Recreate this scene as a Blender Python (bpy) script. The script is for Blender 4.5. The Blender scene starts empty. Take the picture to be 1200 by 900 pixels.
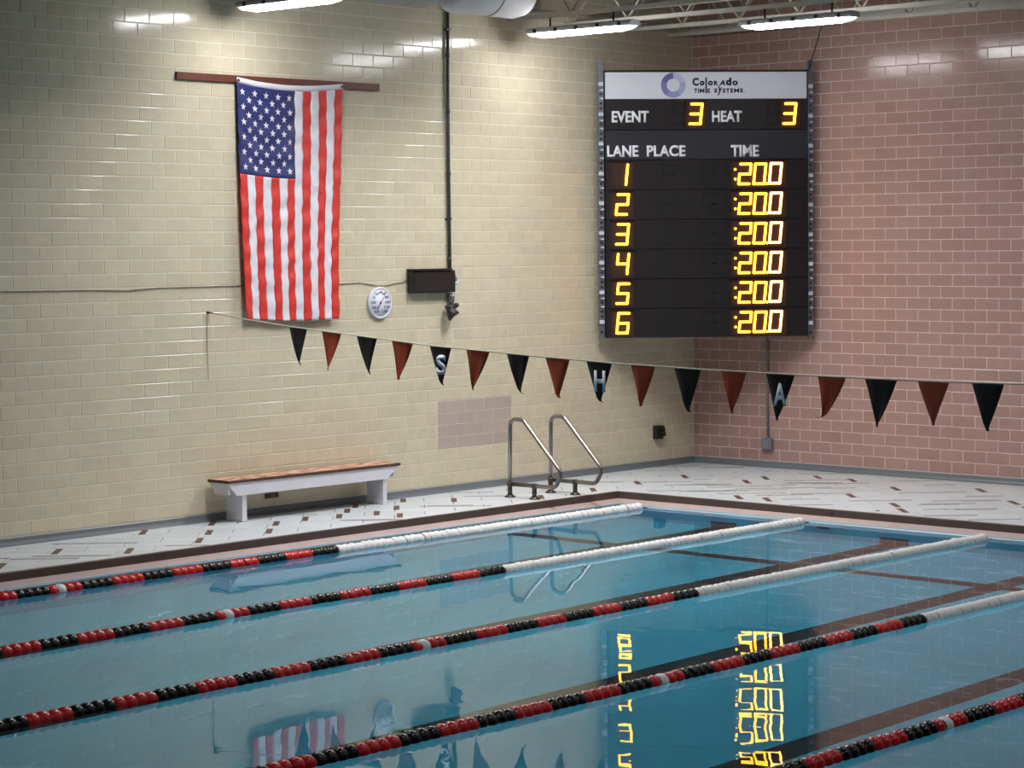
import bpy, bmesh, math, random
from mathutils import Vector, Matrix
import numpy as np
random.seed(11)
SC = bpy.context.scene
COL = SC.collection
PI = math.pi

# ------------------------------------------------------------------ camera
FPX, PITCH, YAW, ROLL = 2691.145, 0.0604111, 0.8332988, -0.0083401
CAM = Vector((-23.0444, -17.8286, 2.7641))
def _cam():
    f = Vector((math.sin(YAW)*math.cos(PITCH), math.cos(YAW)*math.cos(PITCH), -math.sin(PITCH)))
    r = Vector((math.cos(YAW), -math.sin(YAW), 0)); u = r.cross(f)
    r2 = r*math.cos(ROLL)+u*math.sin(ROLL); u2 = -r*math.sin(ROLL)+u*math.cos(ROLL)
    cd = bpy.data.cameras.new('camera'); o = bpy.data.objects.new('camera', cd); COL.objects.link(o)
    cd.sensor_fit = 'HORIZONTAL'; cd.sensor_width = 36; cd.lens = FPX/1200*36
    cd.clip_start = .1; cd.clip_end = 200
    m = Matrix((r2, u2, -f)).transposed().to_4x4(); m.translation = CAM
    o.matrix_world = m
    SC.camera = o
    return f, r2, u2
CF, CR, CU = _cam()
def project(p):
    d = Vector(p)-CAM; z = d.dot(CF)
    return (600+FPX*d.dot(CR)/z, 450-FPX*d.dot(CU)/z) if z > .1 else (-9999, -9999)

# ------------------------------------------------------------------ world, exposure, lamps of the hall, added fill lamps
w = bpy.data.worlds.new('world'); SC.world = w; w.use_nodes = True
w.node_tree.nodes['Background'].inputs[0].default_value = (.8, .88, 1, 1)
w.node_tree.nodes['Background'].inputs[1].default_value = 0.0
SC.view_settings.view_transform = 'Standard'; SC.view_settings.look = 'None'
SC.view_settings.gamma = 1; SC.view_settings.use_curve_mapping = False
SC.view_settings.exposure = 0.19
SC.cycles.max_bounces = 10; SC.cycles.diffuse_bounces = 5; SC.cycles.glossy_bounces = 5
SC.cycles.transmission_bounces = 8
LAMP = 54.0          # radiance of the luminous lenses
LAMP_COL = (.965, .97, 1.0)
# watts each: hall lamps outside the frame, then near fill lamps added to brighten walls
W_WALLROW, W_FAR, W_MID, W_FILL, W_FILL2 = 0.5, 13, 26, 118, 4
def unseen_lamp(x, y, watt):
    l = bpy.data.lights.new('unseen_lamp', 'AREA'); l.shape = 'RECTANGLE'; l.size = .5; l.size_y = 1.5
    l.energy = watt; l.color = LAMP_COL; l.spread = math.radians(150)
    o = bpy.data.objects.new('unseen_lamp', l); COL.objects.link(o); o.location = (x, y, 5.1)
for xs, ys, watt in (((-12.1, -16.4, -20.7), (-1.1,), W_WALLROW), ((-12.1, -16.4, -20.7), (-5.5, -10, -14.5), W_FAR),
                     ((-2.42, -7.75), (-6.2, -9.8, -14.0), W_MID), ((-4.7,), (-2.7,), W_FILL), ((-8.3,), (-2.7,), W_FILL*.76), ((-5.4, -9.7), (-8.0,), W_FILL2)):
    for x in xs:
        for y in ys: unseen_lamp(x, y, watt)

# ------------------------------------------------------------------ materials
def srgb(r, g, b):
    f = lambda c: (c/255)/12.92 if c/255 <= .04045 else ((c/255+.055)/1.055)**2.4
    return (f(r), f(g), f(b), 1)
def newmat(name):
    m = bpy.data.materials.new(name); m.use_nodes = True
    nt = m.node_tree; return m, nt, nt.nodes['Principled BSDF']
def mat(name, col, rough=.5, metal=0., coat=0., var=0., scale=8., bump=0., bscale=40., spec=.5, coat_rough=.05):
    m, nt, b = newmat(name)
    c = srgb(*col); b.inputs['Base Color'].default_value = c
    b.inputs['Roughness'].default_value = rough; b.inputs['Metallic'].default_value = metal
    b.inputs['Coat Weight'].default_value = coat; b.inputs['Coat Roughness'].default_value = coat_rough
    b.inputs['Specular IOR Level'].default_value = spec
    tc = nt.nodes.new('ShaderNodeTexCoord')
    if var:
        n = nt.nodes.new('ShaderNodeTexNoise'); n.inputs['Scale'].default_value = scale; n.inputs['Detail'].default_value = 5
        nt.links.new(tc.outputs['Object'], n.inputs['Vector'])
        mr = nt.nodes.new('ShaderNodeMapRange'); mr.inputs[1].default_value = .25; mr.inputs[2].default_value = .75
        mr.inputs[3].default_value = 1-var; mr.inputs[4].default_value = 1+var
        nt.links.new(n.outputs[0], mr.inputs[0])
        mx = nt.nodes.new('ShaderNodeVectorMath'); mx.operation = 'SCALE'; mx.inputs[0].default_value = c[:3]
        nt.links.new(mr.outputs[0], mx.inputs['Scale']); nt.links.new(mx.outputs[0], b.inputs['Base Color'])
    if bump:
        n2 = nt.nodes.new('ShaderNodeTexNoise'); n2.inputs['Scale'].default_value = bscale; n2.inputs['Detail'].default_value = 4
        nt.links.new(tc.outputs['Object'], n2.inputs['Vector'])
        bp = nt.nodes.new('ShaderNodeBump'); bp.inputs['Strength'].default_value = 1; bp.inputs['Distance'].default_value = bump
        nt.links.new(n2.outputs[0], bp.inputs['Height']); nt.links.new(bp.outputs[0], b.inputs['Normal'])
    return m
def emit(name, col, s):
    m, nt, b = newmat(name)
    b.inputs['Base Color'].default_value = (col[0], col[1], col[2], 1); b.inputs['Roughness'].default_value = .4
    b.inputs['Emission Color'].default_value = (col[0], col[1], col[2], 1); b.inputs['Emission Strength'].default_value = s
    return m
def glaze(name, col, var, rough=.13, hue=0.0):
    """glazed wall tile: each tile carries its own tint in the attribute 'tint'"""
    m, nt, b = newmat(name); c = srgb(*col)
    at = nt.nodes.new('ShaderNodeAttribute'); at.attribute_name = 'tint'
    tc = nt.nodes.new('ShaderNodeTexCoord')
    n = nt.nodes.new('ShaderNodeTexNoise'); n.inputs['Scale'].default_value = 9; n.inputs['Detail'].default_value = 6
    nt.links.new(tc.outputs['Object'], n.inputs['Vector'])
    mr = nt.nodes.new('ShaderNodeMapRange'); mr.inputs[1].default_value = 0; mr.inputs[2].default_value = 1
    mr.inputs[3].default_value = 1-var; mr.inputs[4].default_value = 1+var
    nt.links.new(at.outputs['Fac'], mr.inputs[0])
    mr2 = nt.nodes.new('ShaderNodeMapRange'); mr2.inputs[1].default_value = .3; mr2.inputs[2].default_value = .7
    mr2.inputs[3].default_value = .95; mr2.inputs[4].default_value = 1.05
    nt.links.new(n.outputs[0], mr2.inputs[0])
    mu = nt.nodes.new('ShaderNodeMath'); mu.operation = 'MULTIPLY'
    nt.links.new(mr.outputs[0], mu.inputs[0]); nt.links.new(mr2.outputs[0], mu.inputs[1])
    sc = nt.nodes.new('ShaderNodeVectorMath'); sc.operation = 'SCALE'; sc.inputs[0].default_value = c[:3]
    nt.links.new(mu.outputs[0], sc.inputs['Scale']); nt.links.new(sc.outputs[0], b.inputs['Base Color'])
    b.inputs['Roughness'].default_value = rough; b.inputs['Specular IOR Level'].default_value = .34
    n2 = nt.nodes.new('ShaderNodeTexNoise'); n2.inputs['Scale'].default_value = 14
    nt.links.new(tc.outputs['Object'], n2.inputs['Vector'])
    bp = nt.nodes.new('ShaderNodeBump'); bp.inputs['Distance'].default_value = .0006
    nt.links.new(n2.outputs[0], bp.inputs['Height']); nt.links.new(bp.outputs[0], b.inputs['Normal'])
    return m

M = {}
M['tan'] = glaze('tan_glazed_tile', (209, 198, 170), .04)
M['mauve'] = glaze('mauve_glazed_tile', (186, 170, 160), .04)
M['pink'] = glaze('pink_glazed_tile', (174, 139, 129), .06)
M['tan_mortar'] = mat('tan_wall_mortar', (228, 220, 202), .9, var=.08, scale=5)
M['pink_mortar'] = mat('pink_wall_mortar', (226, 204, 198), .9, var=.06, scale=5)
M['deck'] = glaze('pale_deck_tile', (206, 212, 214), .05, rough=.35)
M['deck_plain'] = mat('plain_deck', (202, 207, 209), .4, var=.05)
M['deck_joint'] = mat('deck_joint', (120, 118, 116), .9)
M['brown_strip'] = mat('brown_strip_tile', (98, 66, 58), .5, var=.2, scale=12)
M['grey_strip'] = mat('grey_strip_tile', (160, 158, 156), .6, var=.2, scale=12)
M['cove'] = mat('grey_cove_tile', (112, 119, 123), .35, var=.07, scale=3)
M['coping'] = mat('brown_coping_tile', (84, 67, 61), .45, var=.08, scale=4)
M['ledge'] = mat('pinkish_ledge_tile', (182, 162, 156), .4, var=.07, scale=4)
M['lip'] = mat('lip_highlight_white', (205, 212, 212), .3)
M['basin'] = mat('pale_blue_pool_paint', (96, 208, 234), .6, var=.05, scale=1.2)
M['lane_black'] = mat('dark_lane_tile', (26, 24, 28), .5, var=.2, scale=6)
M['far_wall'] = mat('far_hall_wall', (120, 108, 92), .8, var=.05)
M['ceiling'] = mat('grey_roof_deck', (96, 92, 88), .8, var=.1, scale=2)
M['steel_white'] = mat('pale_painted_steel', (190, 184, 172), .5, var=.06)
M['duct_white'] = mat('white_duct_skin', (214, 214, 216), .6, var=.04)
M['duct_grey'] = mat('grey_duct_skin', (150, 156, 160), .6, var=.04)
M['housing'] = mat('light_housing_grey', (206, 208, 214), .45)
M['latch'] = mat('dark_latch', (44, 44, 48), .5)
M['lens_end'] = emit('frosted_lens_end', LAMP_COL, 2.5)
M['lens'] = emit('lit_lamp_lens', LAMP_COL, LAMP)
M['black_pipe'] = mat('dark_grey_pipe', (58, 60, 62), .45, var=.15, scale=14)
M['grey_pipe'] = mat('grey_conduit', (118, 120, 126), .45, var=.08)
M['dark_box'] = mat('dark_brown_case', (36, 28, 30), .45)
M['wire'] = mat('tan_wire', (128, 116, 92), .7)
M['cord'] = mat('pale_cord', (206, 196, 172), .8)
M['stainless'] = mat('brushed_stainless', (150, 143, 140), .28, metal=1, var=.06, scale=20)
M['stain_dark'] = mat('tarnished_steel', (96, 88, 84), .42, metal=1, var=.15, scale=20)
M['red_disc'] = mat('red_float_plastic', (200, 20, 20), .25)
M['black_disc'] = mat('black_float_plastic', (8, 7, 9), .22, spec=.35)
M['white_disc'] = mat('white_float_plastic', (228, 226, 222), .35)
M['bench_paint'] = mat('chipped_white_bench_paint', (222, 220, 226), .5, var=.05, scale=6)
M['flag_red'] = mat('red_nylon', (214, 52, 44), .55)
M['flag_white'] = mat('white_nylon', (226, 220, 226), .55)
M['flag_blue'] = mat('navy_nylon', (38, 46, 104), .5)
M['bar_wood'] = mat('dark_red_wood', (104, 52, 40), .5, var=.2, scale=9)
M['pen_black'] = mat('black_pennant_vinyl', (20, 21, 25), .6, var=.1)
M['pen_orange'] = mat('orange_pennant_vinyl', (182, 70, 38), .6, var=.1, scale=5)
M['pen_letter'] = mat('pale_blue_letter', (226, 234, 246), .6)
M['sb_panel'] = mat('black_score_panel', (34, 28, 31), .5, spec=.3)
M['well'] = mat('brown_halo_well', (62, 44, 36), .6, spec=.2)  # brown floor added to pick up the orange halo of the digits
M['sb_head'] = mat('charcoal_heading_panel', (42, 40, 46), .5, spec=.4)
M['sb_case'] = mat('black_score_case', (24, 22, 24), .5)
M['sb_white'] = mat('white_header_panel', (222, 222, 230), .45)
M['sb_text'] = mat('white_letters', (246, 246, 252), .5)
M['ink'] = mat('black_print', (24, 22, 30), .5)
M['unlit'] = mat('unlit_segments', (8, 7, 8), .7)
M['digit_face'] = emit('lit_amber_digit', (1, .62, .035), 4.2)
M['digit_pale'] = emit('lit_pale_digit', (1, .80, .22), 4.0)
M['digit_halo'] = emit('amber_halo_rim', (1, .30, .0), 7)  # rim glow added to throw an orange halo on the panel
M['rail_steel'] = mat('galvanised_strut', (112, 112, 122), .5, metal=.4, var=.25, scale=18)
M['clip'] = mat('bright_bracket', (206, 210, 222), .35)
M['dial_white'] = mat('white_dial', (226, 228, 236), .4)
M['dial_mark'] = mat('blue_grey_numeral', (92, 100, 128), .6)
M['hand_red'] = mat('dark_red_hand', (122, 42, 50), .5)
for i, c in enumerate(((96, 98, 156), (122, 124, 178), (146, 148, 196), (170, 172, 212), (190, 192, 222))):
    M['ring%d' % i] = mat('ring_blue_tone_%d' % i, c, .5)

def wood_peel():
    m, nt, b = newmat('peeling_bench_board')
    tc = nt.nodes.new('ShaderNodeTexCoord'); mp = nt.nodes.new('ShaderNodeMapping')
    mp.inputs['Scale'].default_value = (2.2, 9, 9); nt.links.new(tc.outputs['Object'], mp.inputs[0])
    n = nt.nodes.new('ShaderNodeTexNoise'); n.inputs['Scale'].default_value = 3; n.inputs['Detail'].default_value = 7
    nt.links.new(mp.outputs[0], n.inputs['Vector'])
    r = nt.nodes.new('ShaderNodeValToRGB'); e = r.color_ramp.elements
    e[0].position = .36; e[0].color = srgb(118, 70, 50); e[1].position = .5; e[1].color = srgb(202, 144, 112)
    x = e.new(.62); x.color = srgb(226, 192, 170)
    nt.links.new(n.outputs[0], r.inputs[0]); nt.links.new(r.outputs[0], b.inputs['Base Color'])
    b.inputs['Roughness'].default_value = .6
    return m
M['peel'] = wood_peel()
M['peel_edge'] = mat('bare_board_edge', (84, 54, 42), .7, var=.4, scale=14)

def water():
    m, nt, b = newmat('pool_water')
    nt.nodes.remove(b); out = nt.nodes['Material Output']
    tc = nt.nodes.new('ShaderNodeTexCoord')
    def noise(scale, rot):
        mp = nt.nodes.new('ShaderNodeMapping'); mp.inputs['Rotation'].default_value = (0, 0, rot)
        mp.inputs['Scale'].default_value = (1, .6, 1)
        nt.links.new(tc.outputs['Object'], mp.inputs[0])
        n = nt.nodes.new('ShaderNodeTexNoise'); n.inputs['Scale'].default_value = scale; n.inputs['Detail'].default_value = 1.5
        nt.links.new(mp.outputs[0], n.inputs['Vector']); return n
    a = noise(1.3, .4); c = noise(4.4, -.3)
    ma = nt.nodes.new('ShaderNodeMath'); ma.operation = 'MULTIPLY_ADD'; ma.inputs[1].default_value = .17
    nt.links.new(c.outputs[0], ma.inputs[0]); nt.links.new(a.outputs[0], ma.inputs[2])
    bp = nt.nodes.new('ShaderNodeBump'); bp.inputs['Strength'].default_value = 1; bp.inputs['Distance'].default_value = .0025
    nt.links.new(ma.outputs[0], bp.inputs['Height'])
    fr = nt.nodes.new('ShaderNodeFresnel'); fr.inputs['IOR'].default_value = 1.33
    rf = nt.nodes.new('ShaderNodeBsdfRefraction'); rf.inputs['IOR'].default_value = 1.33; rf.inputs['Roughness'].default_value = 0
    rf.inputs['Color'].default_value = (.82, .97, 1.0, 1)
    gl = nt.nodes.new('ShaderNodeBsdfGlossy'); gl.inputs['Roughness'].default_value = 0.0
    mx = nt.nodes.new('ShaderNodeMixShader')
    for n in (rf, gl, fr): nt.links.new(bp.outputs[0], n.inputs['Normal'])
    nt.links.new(fr.outputs[0], mx.inputs[0]); nt.links.new(rf.outputs[0], mx.inputs[1]); nt.links.new(gl.outputs[0], mx.inputs[2])
    nt.links.new(mx.outputs[0], out.inputs['Surface'])
    return m
M['water'] = water()

# ------------------------------------------------------------------ mesh helpers
class MB:
    def __init__(s): s.v = []; s.f = []; s.mi = []; s.sm = []; s.t = None
    def add(s, vs, fs, mi=0, smooth=False):
        o = len(s.v); s.v += [tuple(v) for v in vs]
        for f in fs: s.f.append([i+o for i in f]); s.mi.append(mi); s.sm.append(smooth)
        return s
    def box(s, x0, x1, y0, y1, z0, z1, mi=0):
        v = [(x, y, z) for z in (z0, z1) for y in (y0, y1) for x in (x0, x1)]
        return s.add(v, [(0, 2, 3, 1), (4, 5, 7, 6), (0, 1, 5, 4), (2, 6, 7, 3), (0, 4, 6, 2), (1, 3, 7, 5)], mi)
    def bbox(s, x0, x1, y0, y1, z0, z1, b=.004, mi=0):
        """box with chamfered edges"""
        b = min(b, (x1-x0)*.45, (y1-y0)*.45, (z1-z0)*.45)
        bm = bmesh.new(); bmesh.ops.create_cube(bm, size=1)
        for v in bm.verts:
            v.co = Vector(((x0+x1)/2+v.co.x*(x1-x0), (y0+y1)/2+v.co.y*(y1-y0), (z0+z1)/2+v.co.z*(z1-z0)))
        bmesh.ops.bevel(bm, geom=bm.edges[:], offset=b, segments=1, affect='EDGES')
        bm.verts.index_update()
        s.add([v.co[:] for v in bm.verts], [[v.index for v in f.verts] for f in bm.faces], mi); bm.free(); return s
    def prism(s, poly, d0, d1, axis='y', mi=0, mside=None, smooth=False):
        """polygon in the two other axes, extruded along axis between d0 and d1 (front at d0)"""
        n = len(poly)
        def P(a, b, d): return {'y': (a, d, b), 'x': (d, a, b), 'z': (a, b, d)}[axis]
        v = [P(a, b, d0) for a, b in poly]+[P(a, b, d1) for a, b in poly]
        s.add(v, [list(range(n))], mi); o = len(s.v)-2*n
        s.f.append([o+n+i for i in reversed(range(n))]); s.mi.append(mi); s.sm.append(False)
        for i in range(n):
            j = (i+1) % n
            s.f.append([o+i, o+n+i, o+n+j, o+j]); s.mi.append(mi if mside is None else mside); s.sm.append(smooth)
        return s
    def tube(s, pts, r, n=8, mi=0, caps=True, closed=False):
        pts = [Vector(p) for p in pts]; m = len(pts)
        rs = r if isinstance(r, (list, tuple)) else [r]*m
        rings = []; prev = None
        for i, p in enumerate(pts):
            if closed: t = pts[(i+1) % m]-pts[i-1]
            else: t = pts[min(i+1, m-1)]-pts[max(i-1, 0)]
            t.normalize()
            if prev is None:
                a = Vector((0, 0, 1)) if abs(t.z) < .9 else Vector((1, 0, 0))
                u = t.cross(a).normalized()
            else:
                u = (prev-t*prev.dot(t)).normalized()
            prev = u; w_ = t.cross(u)
            rings.append([p+(u*math.cos(2*PI*k/n)+w_*math.sin(2*PI*k/n))*rs[i] for k in range(n)])
        vs = [v for rg in rings for v in rg]; fs = []
        for i in range(m if closed else m-1):
            a = i*n; b = ((i+1) % m)*n
            for k in range(n):
                fs.append((a+k, a+(k+1) % n, b+(k+1) % n, b+k))
        s.add(vs, fs, mi, True)
        if caps and not closed:
            o = len(s.v)-len(vs)
            s.f.append([o+k for k in reversed(range(n))]); s.mi.append(mi); s.sm.append(False)
            s.f.append([o+(m-1)*n+k for k in range(n)]); s.mi.append(mi); s.sm.append(False)
        return s
    def lathe(s, prof, n=24, origin=(0, 0, 0), axis='z', mi=0, smooth=True):
        """prof: (radius, height) pairs turned round the axis"""
        o = Vector(origin); vs = []; fs = []
        def P(r, h, a):
            c, d = r*math.cos(a), r*math.sin(a)
            return o+Vector({'z': (c, d, h), 'y': (c, h, d), 'x': (h, c, d)}[axis])
        for r, h in prof: vs += [P(r, h, 2*PI*k/n) for k in range(n)]
        for i in range(len(prof)-1):
            for k in range(n):
                f = (i*n+k, i*n+(k+1) % n, (i+1)*n+(k+1) % n, (i+1)*n+k)
                fs.append(f)
        s.add(vs, fs, mi, smooth); b = len(s.v)-len(vs)
        for i, rev in ((0, True), (len(prof)-1, False)):
            if prof[i][0] > 1e-5:
                idx = [b+i*n+k for k in range(n)]
                s.f.append(idx[::-1] if rev else idx); s.mi.append(mi); s.sm.append(False)
        return s
    def mesh(s, name, mats, recalc=True):
        me = bpy.data.meshes.new(name); me.from_pydata(s.v, [], s.f)
        for m in (mats if isinstance(mats, (list, tuple)) else [mats]): me.materials.append(M[m])
        me.polygons.foreach_set('material_index', s.mi); me.polygons.foreach_set('use_smooth', s.sm)
        if s.t is not None:
            at = me.attributes.new('tint', 'FLOAT', 'POINT'); at.data.foreach_set('value', s.t)
        if recalc:
            bm = bmesh.new(); bm.from_mesh(me); bmesh.ops.recalc_face_normals(bm, faces=bm.faces); bm.to_mesh(me); bm.free()
        me.update(); return me
def link(name, data, parent=None, loc=(0, 0, 0), rot=(0, 0, 0)):
    o = bpy.data.objects.new(name, data); COL.objects.link(o)
    o.location = loc; o.rotation_euler = rot
    if parent: o.parent = parent
    return o
def obj(name, mb, mats, parent=None, loc=(0, 0, 0), rot=(0, 0, 0), label=None, recalc=True):
    o = link(name, mb.mesh(name, mats, recalc), parent, loc, rot)
    if label: o['label'] = label
    return o
def tag(o, label, cat, group=None, kind=None):
    o['label'] = label; o['category'] = cat
    if group: o['group'] = group
    if kind: o['kind'] = kind
    return o
def thing(name, label, cat, loc, rotz=0, group=None):
    return tag(link(name, None, None, loc, (0, 0, rotz)), label, cat, group)
def struct(o): o['kind'] = 'structure'; return o
def copy_tree(o, parent=None):
    c = o.copy(); COL.objects.link(c); c.parent = parent
    for ch in list(o.children): copy_tree(ch, c)
    return c
def text_mesh(body, x0, x1, z0, z1, y, mname, depth=.002, bold=.0, shear=0, plane='xz'):
    """letters stretched to fill the box x0..x1, z0..z1, standing in the plane at y, facing -y"""
    cu = bpy.data.curves.new('txt', 'FONT'); cu.body = body; cu.size = 1; cu.offset = bold; cu.extrude = .0; cu.resolution_u = 4
    cu.shear = shear
    t = bpy.data.objects.new('txt', cu); COL.objects.link(t)
    dg = bpy.context.evaluated_depsgraph_get()
    me = bpy.data.meshes.new_from_object(t.evaluated_get(dg))
    bpy.data.objects.remove(t); bpy.data.curves.remove(cu)
    bm = bmesh.new(); bm.from_mesh(me)
    xs = [v.co.x for v in bm.verts]; ys = [v.co.y for v in bm.verts]
    ax, bx, ay, by = min(xs), max(xs), min(ys), max(ys)
    for v in bm.verts:
        a = x0+(v.co.x-ax)/(bx-ax)*(x1-x0); b = z0+(v.co.y-ay)/(by-ay)*(z1-z0)
        v.co = (a, y, b)
    r = bmesh.ops.extrude_face_region(bm, geom=bm.faces[:])
    for g in r['geom']:
        if isinstance(g, bmesh.types.BMVert): g.co.y -= depth
    bmesh.ops.recalc_face_normals(bm, faces=bm.faces)
    bm.to_mesh(me); bm.free(); me.materials.clear(); me.materials.append(M[mname])
    return me

# ------------------------------------------------------------------ setting: room shell
H, W, Z0 = .1354, .3048, .0809        # tile course, tile length, top of the cove
JT = .010                             # joint
TOP = 5.95
XL, YB = -31.0, -24.0
REC = .0035
wl = struct(obj('wall_left', MB().box(XL, .2, REC, .25, -.2, TOP), 'tan_mortar'))
wr = struct(obj('wall_right', MB().box(REC, .25, YB, REC, -.2, TOP), 'pink_mortar'))
struct(obj('wall_back', MB().box(XL, .2, YB-.2, YB, -.2, TOP), 'far_wall'))
struct(obj('wall_front', MB().box(XL-.2, XL, YB-.2, .25, -.2, TOP), 'far_wall'))
struct(obj('ceiling', MB().box(XL-.2, .25, YB-.2, .25, TOP, TOP+.1), 'ceiling'))

def tile_geom(l, h, jit=0.0):
    """one glazed tile in its own frame: face at depth 0, edges eased, sides run back into the mortar"""
    a, b = l/2, h/2; e = .003
    v = []
    for da, dep in ((e, 0.), (0, .0015), (0, REC+.004)):
        v += [(-a+da, dep, -b+da), (a-da, dep, -b+da), (a-da, dep, b-da), (-a+da, dep, b-da)]
    f = [(0, 1, 2, 3)]
    for k in (0, 4):
        for i in range(4):
            j = (i+1) % 4; f.append((k+i, k+4+i, k+4+j, k+j))
    return v, f
def in_front(p):
    x, y = project(p); return -5 < x < 1205 and -5 < y < 905
def hidden(x, y):      # behind the flag or the scoreboard
    return (277 < x < 391 and 100 < y < 370) or (712 < x < 944 and 88 < y < 392)
def tiled_wall(parent, side, lo, ph_even, ph_odd, mname, mpatch=None):
    """side 'L': wall y=0 along x (lo..0); side 'R': wall x=0 along y (lo..0)"""
    cells = []; patch = []
    nrow = 42
    for k in range(nrow):
        z = Z0+(k+.5)*H
        if z+H/2 > TOP-.02: break
        ph = (ph_even if k % 2 == 0 else ph_odd)*W
        s = math.floor(lo/W)*W+ph
        segs = []
        while s < .0:
            segs.append((max(s, lo), min(s+W, 0.))); s += W
        if mpatch and 3 <= k <= 6:
            out = []
            for a, b in segs:
                if b <= -4.656 or a >= -3.43: out.append((a, b))
                else:
                    if a < -4.656: out.append((a, -4.656))
                    if b > -3.43: out.append((-3.43, b))
            segs = out
            q = (-3.43+4.656)/4
            off = 0 if k % 2 else .5
            xs = [-4.656]+[-4.656+q*(i+off) for i in range(5) if 0 < q*(i+off) < 4*q-.01]+[-3.43]
            patch += [(a, b, z) for a, b in zip(xs, xs[1:])]
        cells += [(a, b, z) for a, b in segs if b-a > .03]
    def place(c, s): return (s, 0, c) if side == 'L' else (0, s, c)
    full = []; rest = []
    for a, b, z in cells:
        c = place(z, (a+b)/2); px, py = project(c)
        vis = in_front(c) and not hidden(px, py) and abs(b-a-W) < 1e-6
        area = 1/(Vector(c)-CAM).dot(CF)
        (full if vis else rest).append((area, a, b, z, 105 < px < 1095))
    full.sort(key=lambda t: (t[4], t[0]), reverse=True)
    rest += full[296:]; full = full[:296]
    rz = 0 if side == 'L' else -PI/2       # R: face turned towards -x
    vs, fs = tile_geom(W-JT, H-JT)
    variants = []
    for i in range(9):
        mb = MB(); mb.add(vs, fs); mb.t = [i/8]*len(vs); variants.append(mb.mesh('tile', mname))
    for area, a, b, z, _ in full:
        o = link('tile', random.choice(variants), parent, place(z, (a+b)/2))
        o.rotation_euler = (random.gauss(0, .0022), 0, rz+random.gauss(0, .0022))
    field = MB(); field.t = []
    for area, a, b, z, _ in rest:
        v, f = tile_geom(b-a-JT, H-JT)
        m = Matrix.Translation(place(z, (a+b)/2)) @ Matrix.Rotation(rz+random.gauss(0, .0022), 4, 'Z') @ Matrix.Rotation(random.gauss(0, .0022), 4, 'X')
        field.add([m @ Vector(p) for p in v], f); field.t += [random.random()]*len(v)
    fo = obj('tile_field', field, mname, parent); fo['kind'] = 'stuff'
    for a, b, z in patch:
        v, f = tile_geom(b-a-JT*.7, H-JT*.7); mb = MB(); mb.add(v, f); mb.t = [random.random()]*len(v)
        obj('mauve_tile', mb, mpatch, parent, place(z, (a+b)/2), label='mauve replacement tile among tan wall tiles')
tiled_wall(wl, 'L', -15.5, .61, .13, 'tan', 'mauve')
tiled_wall(wr, 'R', -7.5, .64, .15, 'pink')

# cove base
prof = [(0, .0), (0, Z0-.012), (-.010, Z0-.012), (-.016, .03), (-.045, 0.002)]
def cove(name, side, lo):
    mb = MB()
    pts = [(REC, Z0-.006), (-.004, Z0-.006), (-.010, Z0-.014), (-.014, .035), (-.024, .014), (-.05, .002), (REC, .0)]
    if side == 'L':
        mb.prism([(y, z) for y, z in pts], lo, .0, 'x')
    else:
        mb.prism([(x, z) for x, z in pts], lo, .0, 'y')
    return struct(obj(name, mb, 'cove'))
cove('baseboard_left', 'L', XL); cove('baseboard_right', 'R', YB)

# deck: joint bed plus plain far parts; tiles laid diagonally where the photograph shows them
EX, EY = -3.30, -1.48                 # deck edge of the pool (end wall side, left wall side)
PX, PY = -26.6, -15.35                # far and near edges of the pool
fl = MB()
zb = -.012
fl.box(-13.0, 0.02, EY, .02, -.2, zb); fl.box(EX, 0.02, -9.6, EY, -.2, zb)
fl.box(XL, -13.0, EY, .02, -.2, 0, 1); fl.box(EX, .02, YB, -9.6, -.2, 0, 1)
fl.box(XL, EX, YB, PY, -.2, 0, 1); fl.box(XL, PX, PY, EY, -.2, 0, 1)
floor = struct(obj('floor', fl, ['deck_joint', 'deck_plain']))
def clip(poly, a, b, c):               # keep a*x+b*y+c >= 0
    out = []
    for i in range(len(poly)):
        p, q = poly[i], poly[(i+1) % len(poly)]
        dp, dq = a*p[0]+b*p[1]+c, a*q[0]+b*q[1]+c
        if dp >= 0: out.append(p)
        if (dp > 0) != (dq > 0) and dp != dq:
            t = dp/(dp-dq); out.append((p[0]+(q[0]-p[0])*t, p[1]+(q[1]-p[1])*t))
    return out
def area(p): return abs(sum(p[i][0]*p[(i+1) % len(p)][1]-p[(i+1) % len(p)][0]*p[i][1] for i in range(len(p)))/2)
def deck_clip(poly):
    res = []
    a = clip(clip(clip(clip(poly, 0, 1, -EY), 0, -1, -.05), 1, 0, 13.0), -1, 0, -.05)
    b = clip(clip(clip(clip(poly, 0, -1, EY), 1, 0, -EX), -1, 0, -.05), 0, 1, 9.6)
    return [p for p in (a, b) if len(p) > 2 and area(p) > .002]
S2 = math.sqrt(.5)
def diag(a, b): return ((a-b)*S2, (a+b)*S2)       # a along (1,1), b along (-1,1)
TA, TB = .315, .63                                   # tile: short side along (1,1), long side along (-1,1)
tiles = []
for i in range(-46, 6):
    for j in range(-22, 26):
        a0, b0 = i*TA, j*TB+(.315 if i % 2 else 0)
        g = .004
        pl = [diag(a0+g, b0+g), diag(a0+TA-g, b0+g), diag(a0+TA-g, b0+TB-g), diag(a0+g, b0+TB-g)]
        for part in deck_clip(pl): tiles.append(part)
vis_tiles = []; far_tiles = []
for t in tiles:
    c = (sum(p[0] for p in t)/len(t), sum(p[1] for p in t)/len(t), 0)
    x, y = project(c); (vis_tiles if -20 < x < 1220 and y < 900 else far_tiles).append(((Vector(c)-CAM).length, t, c))
vis_tiles.sort(key=lambda q: q[0]); far_tiles += vis_tiles[290:]; vis_tiles = vis_tiles[:290]
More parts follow.
